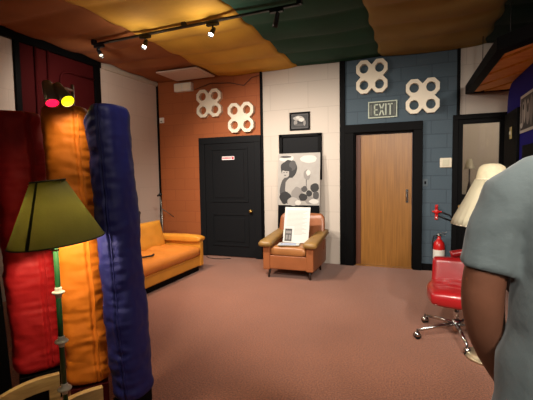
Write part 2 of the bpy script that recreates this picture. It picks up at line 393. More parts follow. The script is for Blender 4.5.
# ------------------------------------------------------------------ exit sign
ex = empty('exit_sign', (-.47, YB, 2.405), 'small rectangular EXIT sign with pale frame above the oak door', 'sign')
e = MB(); e.box(-.205, .205, -.02, 0, -.12, .12); 
M['grey_plastic'] = mat('grey_plastic', (110, 114, 104), .5); M['sign_back'] = mat('sign_back', (44, 52, 46), .5); M['sign_pale'] = mat('sign_pale', (176, 186, 168), .5)
e.build('sign_plate', 'sign_back', ex)
fr = MB()
for b in ((-.21, .21, -.125, -.108), (-.21, .21, .108, .125), (-.21, -.193, -.108, .108), (.193, .21, -.108, .108)): fr.box(b[0], b[1], -.03, 0, b[2], b[3])
fr.build('sign_frame', 'sign_pale', ex, bevel=.003)
L = MB(); h = .085; t = .019
def bar(x0, z0, x1, z1, w=t):
    a = Vector((x0, 0, z0)); b = Vector((x1, 0, z1)); d = (b-a); mt = Matrix.Rotation(-math.atan2(d.z, d.x), 3, 'Y')
    L.obox(((x0+x1)/2, -.023, (z0+z1)/2), (d.length, .006, w), mt)
bar(-.115, -h, -.115, h); bar(-.124, h-.01, -.065, h-.01); bar(-.124, 0, -.072, 0); bar(-.124, -h+.01, -.065, -h+.01)
bar(-.045, -h, .02, h); bar(-.045, h, .02, -h)
bar(.048, -h, .048, h)
bar(.075, h-.01, .145, h-.01); bar(.11, -h, .11, h)
L.build('lettering', 'sign_pale', ex)
for xs in (-.172, -.158, .165): MB().box(xs-.003, xs+.003, -.0215, -.02, -.08, .08).build('stripe', 'grey_plastic', ex)

# ------------------------------------------------------------------ pictures in black and white
M['g0'] = mat('ink_black', (20, 20, 22), .6); M['g1'] = mat('ink_dark', (62, 60, 60), .6); M['g2'] = mat('ink_mid', (128, 124, 120), .6)
M['g3'] = mat('ink_light', (158, 154, 148), .6, var=.06, vscale=12); M['g4'] = mat('paper_white', (196, 193, 186), .6)
G = ['g0', 'g1', 'g2', 'g3', 'g4']
def blob(m, cx, cz, rx, rz, layer, mi, rot=0, n=26, wob=.08, seed=0):
    vs = [(0, 0)]; y = -.0004*layer
    pts = []
    for k in range(n):
        a = 2*PI*k/n; r = 1+wob*noise.noise(Vector((math.cos(a)*1.7+seed, math.sin(a)*1.7, cx*9)))*2
        u, v = rx*r*math.cos(a), rz*r*math.sin(a)
        pts.append((cx+u*math.cos(rot)-v*math.sin(rot), y, cz+u*math.sin(rot)+v*math.cos(rot)))
    m.add(pts, [tuple(range(n))], mi)
# small framed picture
pf = empty('framed_photo', (-1.765, YB, 2.315), 'small black framed monochrome photo high on the white wall', 'picture')
m = MB()
for b in ((-.17, .17, -.145, -.12), (-.17, .17, .12, .145), (-.17, -.145, -.12, .12), (.145, .17, -.12, .12)): m.box(b[0], b[1], -.025, 0, b[2], b[3])
m.build('picture_frame', 'black', pf, bevel=.003)
m = MB(); m.box(-.145, .145, -.008, 0, -.12, .12, 1)
pic = MB(); pic.v = []; 
m.box(-.13, .13, -.010, -.008, -.10, .10, 0)
for k, (cx, cz, rx, rz, mi) in enumerate([(-.02, .05, .09, .035, 3), (.03, .02, .05, .03, 4), (-.07, -.02, .03, .04, 2), (.0, -.06, .1, .02, 1), (.08, -.03, .02, .05, 2), (-.03, .06, .03, .02, 4)]):
    mm = MB(); blob(mm, cx, cz, rx, rz, 1+k, mi, seed=k); m.add([(a, b-.0105, c) for a, b, c in mm.v], mm.f, mi)
m.build('photo_print', G, pf)

# large poster board leaning behind the armchair
pb = empty('poster_board', (-1.755, 5.86, 0), 'tall black board with large monochrome photo of a woman, behind the armchair', 'poster')
tilt = math.atan2(.16, 1.78)
pbm = MB().box(-.345, .345, 0, .02, 0, 1.66); o = pbm.build('board', 'black', pb, bevel=.003, rot=(-tilt, 0, 0))
m = MB(); m.box(-.35, .35, -.008, 0, .96, 1.80, 3)
def pbb(*a, **k):
    mm = MB(); blob(mm, *a, **k); m.add([(x, y-.0085, z) for x, y, z in mm.v], mm.f, a[5])
sh = [(.16, 1.70, .14, .06, 1, 4), (-.21, 1.72, .12, .05, 2, 4), (-.22, 1.745, .1, .02, 3, 1),
      (-.16, 1.2, .15, .22, 3, 1), (-.10, 1.26, .13, .15, 4, 3), (-.02, 1.12, .1, .14, 5, 2), (-.22, 1.08, .1, .1, 6, 0), (-.09, 1.02, .09, .07, 7, 3),
      (-.17, 1.55, .14, .15, 8, 0), (-.10, 1.60, .06, .08, 9, 1), (-.22, 1.48, .062, .08, 10, 3), (-.19, 1.545, .085, .035, 11, 0), (-.225, 1.445, .02, .007, 12, 1), (-.245, 1.49, .012, .006, 12, 0), (-.20, 1.49, .012, .006, 12, 0),
      (.14, 1.45, .055, .085, 8, 2), (.16, 1.48, .035, .045, 9, 4), (.27, 1.24, .07, .07, 8, 0), (.18, 1.15, .05, .05, 9, 0), (.08, 1.09, .07, .06, 10, 0),
      (.29, 1.12, .05, .06, 11, 1), (.1, 1.22, .05, .05, 12, 1), (.2, 1.04, .09, .06, 7, 2), (.26, 1.02, .08, .04, 12, 4), (.0, 1.0, .05, .04, 12, 4), (.13, 1.33, .006, .1, 7, 1), (.05, 1.3, .04, .06, 12, 3)]
for k, s_ in enumerate(sh): pbb(*s_, seed=k*1.3)
m.build('photo_print', G, pb, rot=(-tilt, 0, 0))

# pair photos on the blue partition
wp_ = empty('wall_photo', (1.08, 4.72, 1.86), 'monochrome photo print with white border on the blue partition', 'picture')
m = MB(); m.box(-.008, 0, -.3, .3, 0, .4, 4); m.box(-.009, -.008, -.28, .28, .03, .37, 1)
for k, (cy, cz, ry, rz, mi) in enumerate([(.18, .2, .05, .13, 3), (.1, .22, .03, .12, 4), (.16, .27, .03, .03, 0), (-.02, .2, .07, .13, 3), (-.02, .24, .03, .05, 0), (.22, .08, .05, .03, 4), (-.15, .2, .06, .15, 2)]):
    mm = MB(); blob(mm, cy, cz, ry, rz, 1+k, mi, seed=k); m.add([(-.0095+b, a, c) for a, b, c in mm.v], mm.f, mi)
m.build('photo_print', G, wp_)

# ------------------------------------------------------------------ small wall items
def wall_item(name, x, z, label, cat): return empty(name, (x, YB, z), label, cat)
M['cream_plastic'] = mat('cream_plastic', (214, 206, 184), .5); M['grey_plastic'] = mat('grey_plastic', (130, 130, 120), .5)
o = wall_item('thermostat', .405, 1.585, 'cream square thermostat on the blue wall beside the glazed door', 'thermostat')
MB().box(-.08, .08, -.03, 0, -.07, .07).build('casing', 'cream_plastic', o, bevel=.012); MB().box(-.045, .045, -.036, -.03, -.045, .045).build('dial_plate', mat('tp', (190, 186, 160), .4), o, bevel=.006)
o = wall_item('wall_socket', .135, 1.30, 'small dark outlet plate on the blue wall right of the oak door', 'outlet')
MB().box(-.036, .036, -.008, 0, -.055, .055).build('cover_plate', mat('dark_plate', (66, 82, 92), .5), o, bevel=.003)
MB().box(-.012, .012, -.011, -.008, -.02, .02).build('socket', 'black', o)
o = tag(MB().box(-.02, .02, -.03, 0, -.02, .02).build('light_switch', 'cream_plastic'), '', '')
bpy.data.objects.remove(o)
o = empty('light_switch', (1.05, 5.33, 1.9), 'brass coloured switch plate on the black panel of the blue partition', 'switch')
MB().box(-.008, 0, -.045, .045, -.07, .07).build('switch_plate', mat('sw', (178, 160, 96), .4), o, bevel=.003); MB().box(-.018, -.008, -.01, .01, -.018, .018).build('toggle', 'cream_plastic', o)
o = wall_item('sensor_box', -4.44, 2.50, 'tiny white sensor box in the corner at the left end of the orange wall', 'sensor')
MB().box(-.045, .045, -.03, 0, -.05, .05).build('casing', 'white', o, bevel=.006); MB().box(-.02, .02, -.034, -.03, -.03, -.01).build('sensor_window', 'grey_plastic', o)
o = wall_item('emergency_light', -3.92, 3.05, 'white boxy emergency light high on the orange wall under the ceiling', 'emergency light')
MB().box(-.18, .18, -.10, 0, -.075, .075).build('housing', 'white', o, bevel=.015)
for s in (-1, 1): MB().box(-.165 if s < 0 else .01, -.01 if s < 0 else .165, -.108, -.1, -.055, .055).build('lens', 'ivory', o, bevel=.008)
# conduit cable along the orange wall
cb = MB().tube([(-3.72, YB-.012, 3.0), (-3.4, YB-.012, 3.08), (-3.0, YB-.012, 3.05), (-2.75, YB-.012, 2.98), (-2.6, YB-.012, 3.1), (-2.47, YB-.012, 3.12)], .008, 8)
tag(cb.build('cable', 'jamb'), 'thin brown cable running along the top of the orange wall', 'cable')
# pipe on maroon wall
pz = [(XL+.02, 3.98, 0), (XL+.02, 3.98, 2.8)]+[(XL+.02, 3.98+.12*(1-math.cos(a)), 2.8+.12*math.sin(a)) for a in [R(x) for x in (22, 45, 68, 90)]]+[(XL+.02, 4.57, 2.92)]
tag(MB().tube(pz, .014, 10).build('conduit_pipe', 'maroon'), 'maroon painted conduit pipe bending along the maroon wall', 'pipe')
for yy, rr in ((3.62, 'left'), (3.80, 'right')):
    tag(MB().tube([(XL+.018, yy, 0), (XL+.018, yy, 3.12)], .018, 10).build('conduit_pipe', 'maroon'), 'straight maroon vertical pipe on the maroon wall, %s one of the pair' % rr, 'pipe', 'straight pipes on the maroon wall')

# red wall hook (hose valve)
o = wall_item('wall_valve', .29, .88, 'small red metal wall fixture with lever above the fire extinguisher', 'valve')
m = MB(); m.box(-.02, .02, -.02, 0, -.12, .10); m.lathe([(.01, 0), (.035, .01), (.035, .03), (.012, .04)], (0, -.02, .0), 16, mtx=Matrix.Rotation(R(90), 3, 'X')); m.tube([(-.06, -.04, .0), (.07, -.04, .0)], .012)
m.tube([(0, -.03, .0), (0, -.06, .08)], .012); m.build('valve_body', 'red_paint', o, bevel=.004)
m = MB(); m.tube([(.02, -.035, .02), (.18, -.03, -.05), (.2, -.03, -.09)], .008); m.tube([(.02, -.035, -.06), (.2, -.03, -.13)], .008); m.build('lever', 'blackmetal', o)
m = MB(); m.lathe([(.001, 0), (.012, .002), (.012, .012), (.001, .014)], (0, -.022, -.09), 12, mtx=Matrix.Rotation(R(90), 3, 'X')); m.build('cap', 'white', o)
# fire extinguisher
o = empty('fire_extinguisher', (.325, YB-.1, .17), 'red fire extinguisher with white label hanging on the blue wall', 'fire extinguisher')
m = MB(); m.lathe([(.001, 0), (.07, .004), (.078, .02), (.078, .22), (.068, .27), (.035, .31), (.022, .33), (.022, .36)], n=28); m.build('cylinder', 'red_paint', o)
m = MB(); 
for k in range(1): m.lathe([(.0792, .04), (.0792, .17)], n=28, caps=False)
m.build('paper_label', 'white', o)
m = MB(); m.lathe([(.022, .355), (.022, .39), (.01, .4)], n=16); m.obox((.04, 0, .41), (.13, .02, .008), Matrix.Rotation(R(-14), 3, 'Y')); m.obox((.035, 0, .385), (.1, .02, .006), Matrix.Rotation(R(6), 3, 'Y')); m.build('valve_handle', 'steel', o)
m = MB(); m.tube([(-.02, 0, .37), (-.07, 0, .36), (-.085, 0, .28), (-.075, 0, .12)], .009, 10); m.build('hose', 'rubber', o)
m = MB(); m.box(-.03, .03, .07, .1, .1, .30); m.build('bracket', 'blackmetal', o)

# ------------------------------------------------------------------ canopy top right
cn = empty('hanging_canopy', (.64, 6.1, 2.53), 'flat black box canopy with orange wood slats underneath, top right', 'canopy')
outer = [(0, -.0), (.03, -2.05), (.34, -2.5), (1.5, -2.5), (1.5, 0)]
inner = [(.095, -.05), (.115, -1.93), (.41, -2.35), (1.45, -2.35), (1.45, -.05)]
m = MB(); n = len(outer)
for i in range(n):
    j = (i+1) % n; a, b, c, d = outer[i], outer[j], inner[j], inner[i]
    v = [(*a, 0), (*b, 0), (*c, 0), (*d, 0), (*a, .10), (*b, .10), (*c, .10), (*d, .10)]
    m.add(v, [(0, 1, 2, 3), (7, 6, 5, 4), (0, 4, 5, 1), (1, 5, 6, 2), (2, 6, 7, 3), (3, 7, 4, 0)])
m.build('rim', 'black', cn)
MB().prism(outer, lambda u, v, d: (u, v, d), .10, .115).build('top_board', 'black', cn)
def clip_slats():
    m = MB()
    def ins(u, v): return u, v
    # slat boards run diagonally across the underside
    d = Vector((.5, -.87)); nrm = Vector((.87, .5)) 
    import bmesh
    bm = bmesh.new(); vs = [bm.verts.new((p[0], p[1], .012)) for p in inner]; bm.faces.new(vs)
    for k in range(-16, 12):
        pc = Vector((.10, -.05))+Vector((0, -.62))*0+nrm*(k*.29+.08)
        bmesh.ops.bisect_plane(bm, geom=bm.verts[:]+bm.edges[:]+bm.faces[:], plane_co=(pc.x, pc.y, 0), plane_no=(nrm.x, nrm.y, 0))
    bm.faces.ensure_lookup_table()
    for f in bm.faces:
        c = f.calc_center_median(); pts = [v.co.copy() for v in f.verts]
        pts = [c+(p-c)*1.0-nrm.to_3d()*(.028 if (p-c).dot(nrm.to_3d()) > 0 else -.028) for p in pts]
        m.prism([(p.x, p.y) for p in pts], lambda u, v, dd: (u, v, dd), .01, .03)
    bm.free(); return m
clip_slats().build('slat_underside', 'canopy_wood', cn)
for (a, b) in ((.15, -.4), (.2, -1.7), (1.2, -.5), (1.2, -2.2)): MB().tube([(a, b, .115), (a, b, ZC-2.53-.02)], .004, 8).build('hanger_rod', 'blackmetal', cn)

# ------------------------------------------------------------------ tall cushions on arched wooden feet
def cushion(name, label, x, y, z0, z1, w, d, rz, col, seed, lean=(0, 0), seam=.16, topcut=0, p=3.4):
    m = MB(); n = 120; nz = 170; rings = []
    sa0 = -PI/2+math.atan2(seam*w, d/2)     # seam right of the middle of the front face
    def surf(a, t, off=0):
        z = z0+(z1-z0)*t
        e = t/.035 if t < .035 else (1-t)/.03 if t > .97 else 1
        e = .74+.26*math.sqrt(max(0, 1-(1-e)**2))
        ca, sa = math.cos(a), math.sin(a); r = 1/((abs(ca)**p+abs(sa)**p)**(1/p))
        da = abs((a-sa0+PI) % (2*PI)-PI)
        pk = math.exp(-(da/.55)**2)                    # puckers gather towards the seam
        q = 1+.030*math.sin(z*9+seed)+.018*math.sin(z*23+seed*2)
        q += noise.noise(Vector((ca*1.1+seed*5, sa*1.1, z*5)))*.06+noise.noise(Vector((ca*3+seed*5, sa*3, z*14)))*.035
        q += noise.noise(Vector((ca*1.5+seed*5, sa*1.5, z*30)))*(.025+.045*pk)+.006*abs(math.sin(z*31+ca*2))
        q += -.09*math.exp(-(da/.05)**2)+.025*math.exp(-((da-.15)/.08)**2)+off
        q *= e
        zz = z+topcut*min(0, w/2*r*ca+.01)*max(0, (t-.85)/.15)**1.3
        return (w/2*r*ca*q+lean[0]*(z-z0), d/2*r*sa*q+lean[1]*(z-z0), zz)
    for j in range(nz+1): rings.append([surf(2*PI*k/n, j/nz) for k in range(n)])
    m.loft(rings)
    mt = mat('cushion_cloth_%d' % seed, col, .62, bump=.15, bscale=14, var=.08, vscale=5)
    root = empty(name, (x, y, 0), label, 'cushion', rz=rz)
    m.build('cushion_body', mt, root)
    MB().tube([surf(sa0+.09, .03+.94*k/90, .01) for k in range(91)], .005, 8).build('piping', mt, root)
    return root
RED, ORA, BLU = (176, 16, 22), (214, 116, 18), (22, 25, 90)
cushion('tall_cushion', 'tall red upright cushion at the far left of the row', -2.335, 1.785, .20, 1.87, .30, .24, R(53), RED, 1, lean=(-.036, 0))
cushion('tall_cushion', 'tall orange upright cushion in the middle behind the green lamp', -1.985, 1.86, .14, 1.89, .265, .22, R(47), ORA, 2, lean=(-.040, 0))
cushion('tall_cushion', 'tall dark blue upright cushion right of the orange one', -1.64, 1.875, .10, 1.875, .21, .25, R(3), BLU, 3, lean=(-.044, -.026), topcut=1.1, p=2.7)

# ------------------------------------------------------------------ arched wooden feet under cushions, black board at left
def D3(x, y, t):
    d = Fv+R2*((x-266.5)/F0)-U2*((y-200)/F0); return d*t+Vector((0, 0, H))
def foot(name, label, a, b, h, th, parent=None, band=.085):
    # plank between two floor points a,b, curved upper edge
    a = Vector(a); b = Vector(b); d = (b-a); Ln = d.length; ang = math.atan2(d.y, d.x)
    cv = lambda u: h*(.30+.70*math.sin(PI/2*min(1, u*1.15)))
    poly = [(0, 0), (.06, 0)]+[(.06+(Ln-.12)*k/12, max(.0, cv((.06+(Ln-.12)*k/12)/Ln)-band)) for k in range(13)]+[(Ln-.06, 0), (Ln, 0)]+[(Ln*(1-k/14), cv(1-k/14)) for k in range(15)]
    m = MB().prism(poly, lambda u, v, dd: (u, dd, v), -th/2, th/2)
    o = m.build(name, 'ply', loc=(a.x, a.y, 0), bevel=.004); o.rotation_euler = (0, 0, ang)
    return o
f1 = foot('wooden_foot', '', (-2.36, 1.25), (-2.04, 1.68), .255, .04); tag(f1, 'curved plywood foot board under the red cushion', 'wooden base', 'curved plywood foot boards')
f2_ = foot('wooden_foot', '', (-2.02, 1.33), (-1.74, 1.72), .205, .04); tag(f2_, 'curved plywood foot board under the orange cushion', 'wooden base', 'curved plywood foot boards')
# base plinth the cushions stand on
bb = MB().box(-.12, .12, -.11, .11, 0, .19); tag(bb.build('cushion_plinth', 'black', loc=(-2.335, 1.785, 0), bevel=.005, rot=(0, 0, R(52))), 'low black plinth under the red cushion', 'plinth')
bb = MB().box(-.11, .11, -.1, .1, 0, .13); tag(bb.build('cushion_plinth', 'maroon', loc=(-1.985, 1.86, 0), bevel=.005, rot=(0, 0, R(46))), 'low dark red plinth under the orange cushion', 'plinth')
bb = MB().box(-.09, .07, -.09, .09, 0, .10); tag(bb.build('cushion_plinth', 'black', loc=(-1.64, 1.875, 0), bevel=.005, rot=(0, 0, R(5))), 'low black plinth under the blue cushion', 'plinth')
bl = MB().box(-.06, .06, -.015, .015, 0, 1.9); o = bl.build('black_board', 'black', loc=(-2.455, 1.60, 0), bevel=.004, rot=(0, R(-2.4), R(52)))
tag(o, 'tall narrow black board leaning beside the red cushion at the left edge', 'board')

# ------------------------------------------------------------------ coloured reading pole lamp behind the cushions
pl = empty('pole_lamp', (-2.31, 2.13, 0), 'metal pole lamp with red and yellow bulb heads behind the cushions', 'lamp')
M['bulb_red'] = mat('bulb_red', (255, 60, 80), .4, emit=(255, 20, 60), estr=2.0)
M['bulb_yellow'] = mat('bulb_yellow', (255, 230, 60), .4, emit=(255, 225, 20), estr=2.2)
M['gunmetal'] = mat('gunmetal', (150, 128, 108), .4, 0)
MB().lathe([(.13, 0), (.13, .015), (.02, .03)], n=28).build('base', 'gunmetal', pl)
MB().tube([(0, 0, .02), (0, 0, 2.12)], .011).build('pole', 'gunmetal', pl)
def phead(tip, face, mt, name):
    tip = Vector(tip); face = Vector(face); d = (face-tip); q = rot_to(d); L_ = d.length
    m = MB(); m.tube([(0, 0, 2.08), tip], .008)
    m.lathe([(.003, -.01), (.026, .0), (.031, L_*.35), (.038, L_), (.035, L_), (.027, L_*.4)], tip, 28, mtx=q, caps=False)
    h = m.build(name, 'gunmetal', pl)
    MB().lathe([(.001, L_*.93), (.022, L_*.97), (.035, L_*.97), (.035, L_*.95)], tip, 28, mtx=q).build('bulb', mt, h)
    return face, d.normalized()
o_ = Vector((-2.31, 2.13, 0))
def camrel(x, y, t): return D3(x, y, t)-o_
ph1 = phead(camrel(46.5, 83, 2.25), camrel(52.5, 103.5, 2.2), 'bulb_red', 'lamp_head')
ph2 = phead(camrel(57, 86, 2.27), camrel(68, 101.5, 2.2), 'bulb_yellow', 'lamp_head')

# ------------------------------------------------------------------ green floor lamp
base = Vector((-1.782, 1.50, 0))
gl = empty('floor_lamp', base, 'floor lamp with green cone shade in front of the tall cushions', 'lamp')
M['green_shade'] = mat('green_shade', (104, 106, 58), .7, bump=.1, bscale=60, var=.06, vscale=20)
def translucent(m, w, col):
    nt = m.node_tree; b = nt.nodes['Principled BSDF']; out = nt.nodes['Material Output']
    t = nt.nodes.new('ShaderNodeBsdfTranslucent'); t.inputs['Color'].default_value = (*lin(col), 1)
    mx = nt.nodes.new('ShaderNodeMixShader'); mx.inputs[0].default_value = w
    nt.links.new(b.outputs[0], mx.inputs[1]); nt.links.new(t.outputs[0], mx.inputs[2]); nt.links.new(mx.outputs[0], out.inputs['Surface'])
translucent(M['green_shade'], .34, (138, 134, 88))
M['green_trim'] = mat('green_trim', (40, 52, 34), .6)
M['green_pole'] = mat('green_pole', (28, 72, 36), .3, 0, coat=.4)
M['marble'] = mat('marble', (215, 210, 195), .3, var=.15, vscale=30)
TL = Matrix.Rotation(R(-5), 3, 'Y') @ Matrix.Rotation(R(3), 3, 'X'); TL = Matrix.Rotation(yaw, 3, 'Z') @ TL @ Matrix.Rotation(-yaw, 3, 'Z')
sc = Vector((0, 0, 1.12))
def cone(r0, r1, h, n=64):
    m = MB(); rings = []
    for (r, z) in ((r0, 0), (r0*.995+r1*.005, .004), (r0+(r1-r0)*.5, h*.5), (r1, h)): rings.append([sc+TL@Vector((r*math.cos(2*PI*k/n), r*math.sin(2*PI*k/n), z)) for k in range(n)])
    m.loft(rings, caps=False); return m
sh_ = cone(.232, .082, .32).build('lamp_shade', 'green_shade', gl); so = sh_.modifiers.new('s', 'SOLIDIFY'); so.thickness = .003
for r, z in ((.234, .0), (.084, .32)):
    tr = MB(); tr.tube([sc+TL@Vector((r*math.cos(2*PI*k/48), r*math.sin(2*PI*k/48), z)) for k in range(49)], .0035, 8); tr.build('shade_trim', 'green_trim', gl)
# dark ribbon strip down the cone
a0 = yaw-PI/2-R(6)
rb = MB(); rings = []
for t in (0, .5, 1):
    r = .234+(.084-.234)*t; w = .010+(.006-.010)*t
    rings.append([sc+TL@Vector((r*math.cos(a0+s*w/r)*1.004, r*math.sin(a0+s*w/r)*1.004, .32*t)) for s in (-1, -.33, .33, 1)])
rb.loft(rings, caps=False, closed=False).build('ribbon', 'green_trim', gl)
pt = Vector((.0, 0, 1.12)); 
MB().tube([(0, 0, .06), (-.012, 0, .55), (-.02, 0, 1.2)], .0135, 16).build('pole', 'green_pole', gl)
for (zz, r) in ((.30, .034), (.565, .032), (.835, .030)):
    m = MB().lathe([(.014, -.03), (.016, -.022), (.015, -.012), (r, -.006), (r+.003, 0), (r, .006), (.016, .012), (.018, .025), (.014, .03)], (-.02*zz/1.1, 0, zz), 24)
    m.build('collar', 'marble', gl)
MB().lathe([(.012, -.02), (.02, -.015), (.013, -.005), (.02, .005), (.012, .02)], (-.02, 0, 1.08), 20).build('finial', 'brass', gl)
MB().lathe([(.14, 0), (.145, .012), (.13, .03), (.06, .045), (.02, .07)], n=36).build('base', 'green_pole', gl)
M['warm_bulb'] = mat('warm_bulb', (255, 240, 210), .5, emit=(255, 225, 170), estr=8)
MB().lathe([(.012, -.04), (.018, -.02), (.03, .01), (.03, .03), (.018, .05), (.003, .056)], (-.02, 0, 1.26), 20).build('bulb', 'warm_bulb', gl)
sp = MB()
for k in range(3):
    a = k*2*PI/3; sp.tube([sc+TL@Vector((.092*math.cos(a), .092*math.sin(a), .31)), (-.02, 0, 1.33)], .002, 6)
sp.tube([(-.02, 0, 1.2), (-.02, 0, 1.34)], .006, 8); sp.build('shade_holder', 'brass', gl)

# ------------------------------------------------------------------ sofa
M['sofa'] = mat('sofa_leather', (198, 132, 42), .42, bump=.12, bscale=12, var=.12, vscale=4)
M['sofa_orange'] = mat('sofa_leather_seat', (205, 122, 46), .4, bump=.12, bscale=10, var=.12, vscale=3)
sf = empty('sofa', (-3.5, 4.15, 0), 'long orange-yellow vinyl sofa against the white left wall', 'sofa')
# local: x toward room, y toward back wall; front x=.48, far arm to y=.97
Yn, Yf = -1.05, .97
m = MB(); m.box(-.42, .40, Yn+.05, Yf-.05, .0, .1); m.build('plinth', 'black', sf)
MB().box(-.44, .46, Yn+.02, Yf-.02, .09, .245).build('base_rail', 'sofa', sf, bevel=.02)
def pillow(x0, x1, y0, y1, z0, z1, nx=18, ny=36, crown=.03, seed=0, wr=.01):
    # closed cushion from two height-fields
    m = MB(); vs = []; W = nx+1
    for side in (0, 1):
        for j in range(ny+1):
            for i in range(nx+1):
                u, v = i/nx*2-1, j/ny*2-1
                ed = (1-abs(u)**6)*(1-abs(v)**8); mid = (z0+z1)/2
                half = (z1-z0)/2*(.55+.45*ed**.35) if ed > 0 else (z1-z0)/2*.55
                z = mid+(half+crown*ed)*(1 if side else -1)
                z += wr*noise.noise(Vector((u*2+seed, v*5, side*3)))*ed
                vs.append((x0+(x1-x0)*(u+1)/2, y0+(y1-y0)*(v+1)/2, z))
    N = W*(ny+1); fs = []
    for j in range(ny):
        for i in range(nx):
            a = j*W+i; fs.append((a, a+W, a+W+1, a+1)); fs.append((N+a, N+a+1, N+a+W+1, N+a+W))
    for i in range(nx):
        fs.append((i, i+1, N+i+1, N+i)); b = ny*W+i; fs.append((b+1, b, N+b, N+b+1))
    for j in range(ny):
        a = j*W; fs.append((a+W, a, N+a, N+a+W)); b = a+nx; fs.append((b, b+W, N+b+W, N+b))
    return m.add(vs, fs, 0, True)
pillow(-.30, .485, Yn+.12, Yf-.13, .235, .405, crown=.015, seed=2, wr=.03).build('seat_cushion', 'sofa_orange', sf)
# backrest: slanted
q = Matrix.Rotation(R(-14), 3, 'Y')
def slab(x0, x1, y0, y1, z0, z1, rotm, o, crown=.03, seed=0):
    mm = pillow(z0, z1, y0, y1, x0, x1, crown=crown, seed=seed)   # (z,y,x) order
    mm.v = [tuple(rotm@Vector((c, b, a))+Vector(o)) for a, b, c in mm.v]; return mm
slab(-.07, .09, Yn+.12, .80, 0, .43, q, (-.15, 0, .35), crown=.02, seed=4).build('back_cushion', 'sofa', sf)
MB().box(-.46, -.36, Yn+.05, .86, .1, .62).build('back_frame', 'sofa', sf, bevel=.03)
def arm(y0, y1):
    m = MB(); m.box(-.45, .475, y0+.02, y1-.015, .085, .49); m.build('arm_panel', 'sofa', sf, bevel=.02)
    pillow(-.46, .485, y0-.01, y1+.01, .455, .54, crown=.012, seed=y0).build('armrest', 'sofa', sf)
arm(Yf-.13, Yf); arm(Yn, Yn+.13)
m = MB()
for yy in (Yn+.2, Yf-.2):
    pass
tg = MB().tube([(.16, -.55, .418), (.22, -.42, .43), (.30, -.30, .432), (.36, -.14, .43), (.33, -.06, .43)], .012, 8)
tag(tg.build('strap', 'rubber', loc=(-3.5, 4.15, .012)), 'thin black strap lying on the orange sofa seat', 'strap')

# ------------------------------------------------------------------ armchair
M['ac'] = mat('armchair_leather', (144, 86, 50), .38, bump=.08, bscale=16, var=.1, vscale=5)
M['ac_arm'] = mat('armchair_arm_worn', (142, 108, 56), .45, bump=.08, bscale=16, var=.18, vscale=9)
M['ac_seat'] = mat('armchair_seat', (156, 104, 58), .4, bump=.08, bscale=12, var=.12, vscale=6)
M['darkwood'] = mat('dark_wood', (40, 24, 18), .5)
ac = empty('armchair', (-1.635, 5.36, 0), 'tan leather armchair holding papers in front of the white wall', 'armchair'); ac.scale = (1.06, 1, 1)
W2 = .345
m = MB(); m.box(-W2+.01, W2-.01, -.36, .42, .13, .33); m.build('base', 'ac', ac, bevel=.02)
pillow(-.235, .235, -.37, .22, .32, .45, crown=.012, seed=1).build('seat_cushion', 'ac_seat', ac)
for s in (-1, 1):
    x0, x1 = (W2-.10, W2) if s > 0 else (-W2, -W2+.10)
    MB().box(x0, x1, -.375, .42, .12, .47).build('arm_panel', 'ac', ac, bevel=.018)
    x0, x1 = (W2-.135, W2+.055) if s > 0 else (-W2-.055, -W2+.135)
    pp_ = MB(); secs = []
    for t in [k/14 for k in range(15)]:
        yy = -.42+.84*t; zc = .485+.085*t; hw = (x1-x0)/2*(.96-.15*t); hh = .042
        if t < .04: hw *= .9; hh *= .75
        ring = []
        for k in range(20):
            a = 2*PI*k/20; r = 1/((abs(math.cos(a))**5+abs(math.sin(a))**5)**(1/5)); ring.append(((x0+x1)/2+hw*r*math.cos(a), yy, zc+hh*r*math.sin(a)))
        secs.append(ring)
    pp_.loft(secs); pp_.build('armrest', 'ac_arm', ac)
# back: slightly curved top
def backrest():
    m = MB(); rings = []
    for j in range(22):
        t = j/21; z = .33+.52*t; yc = .27+.12*t; hw = .345*(1-.06*t*t); hd = .065
        if t > .85: k_ = (t-.85)/.15; hw *= (1-.14*k_**2.2); hd *= (1-.5*k_**2)
        ring = []
        for k in range(36):
            a = 2*PI*k/36; p = 3.2; r = 1/((abs(math.cos(a))**p+abs(math.sin(a))**p)**(1/p)); u = hw*r*math.cos(a)
            ring.append((u+.01, yc+hd*r*math.sin(a)-.06*(abs(u)/hw)**2+.04, z))
        rings.append(ring)
    return m.loft(rings)
backrest().build('backrest', 'ac', ac)
for sx in (-1, 1):
    for sy in (-1, 1):
        MB().tube([(sx*.27, sy*.29, .14), (sx*.285, sy*.31, 0)], [.022, .012], 12).build('leg', 'darkwood', ac)
# papers on the armchair
M['paper'] = mat('paper', (200, 200, 194), .6); M['ink'] = mat('ink_grey', (160, 160, 156), .6); M['blueink'] = mat('ink_blue', (120, 140, 190), .6)
ib = empty('info_board', (-1.60, 5.245, .475), 'white text sheet propped upright on the armchair', 'sign board')
m = MB(); m.box(-.19, .19, 0, .008, 0, .52, 0)
for k in range(20):
    if k < 13: m.box(-.15, .15-.03*((k*7) % 3), -.001, 0, .46-k*.018, .466-k*.018, 1)
    else: m.box(-.03, .15-.03*((k*5) % 3), -.001, 0, .46-k*.018, .466-k*.018, 1)
m.box(-.165, -.06, -.0015, 0, .02, .20, 2); m.box(-.155, -.07, -.0025, -.0015, .13, .17, 3); m.box(-.15, -.12, -.0025, -.0015, .04, .11, 3); m.box(-.105, -.075, -.0025, -.0015, .04, .11, 3)
m.build('sheet', ['paper', 'ink', 'g1', 'g2'], ib, rot=(R(-17), 0, 0))
sp_ = MB(); sp_.box(-.15, .15, -.1, .1, 0, .004, 0)
for k in range(6): sp_.box(-.12, .1, -.07+k*.024, -.062+k*.024, .004, .005, 1)
tag(sp_.build('paper_sheet', ['paper', 'blueink'], loc=(-1.655, 5.12, .472), rot=(0, 0, R(12))), 'loose white paper lying on the armchair seat', 'paper')
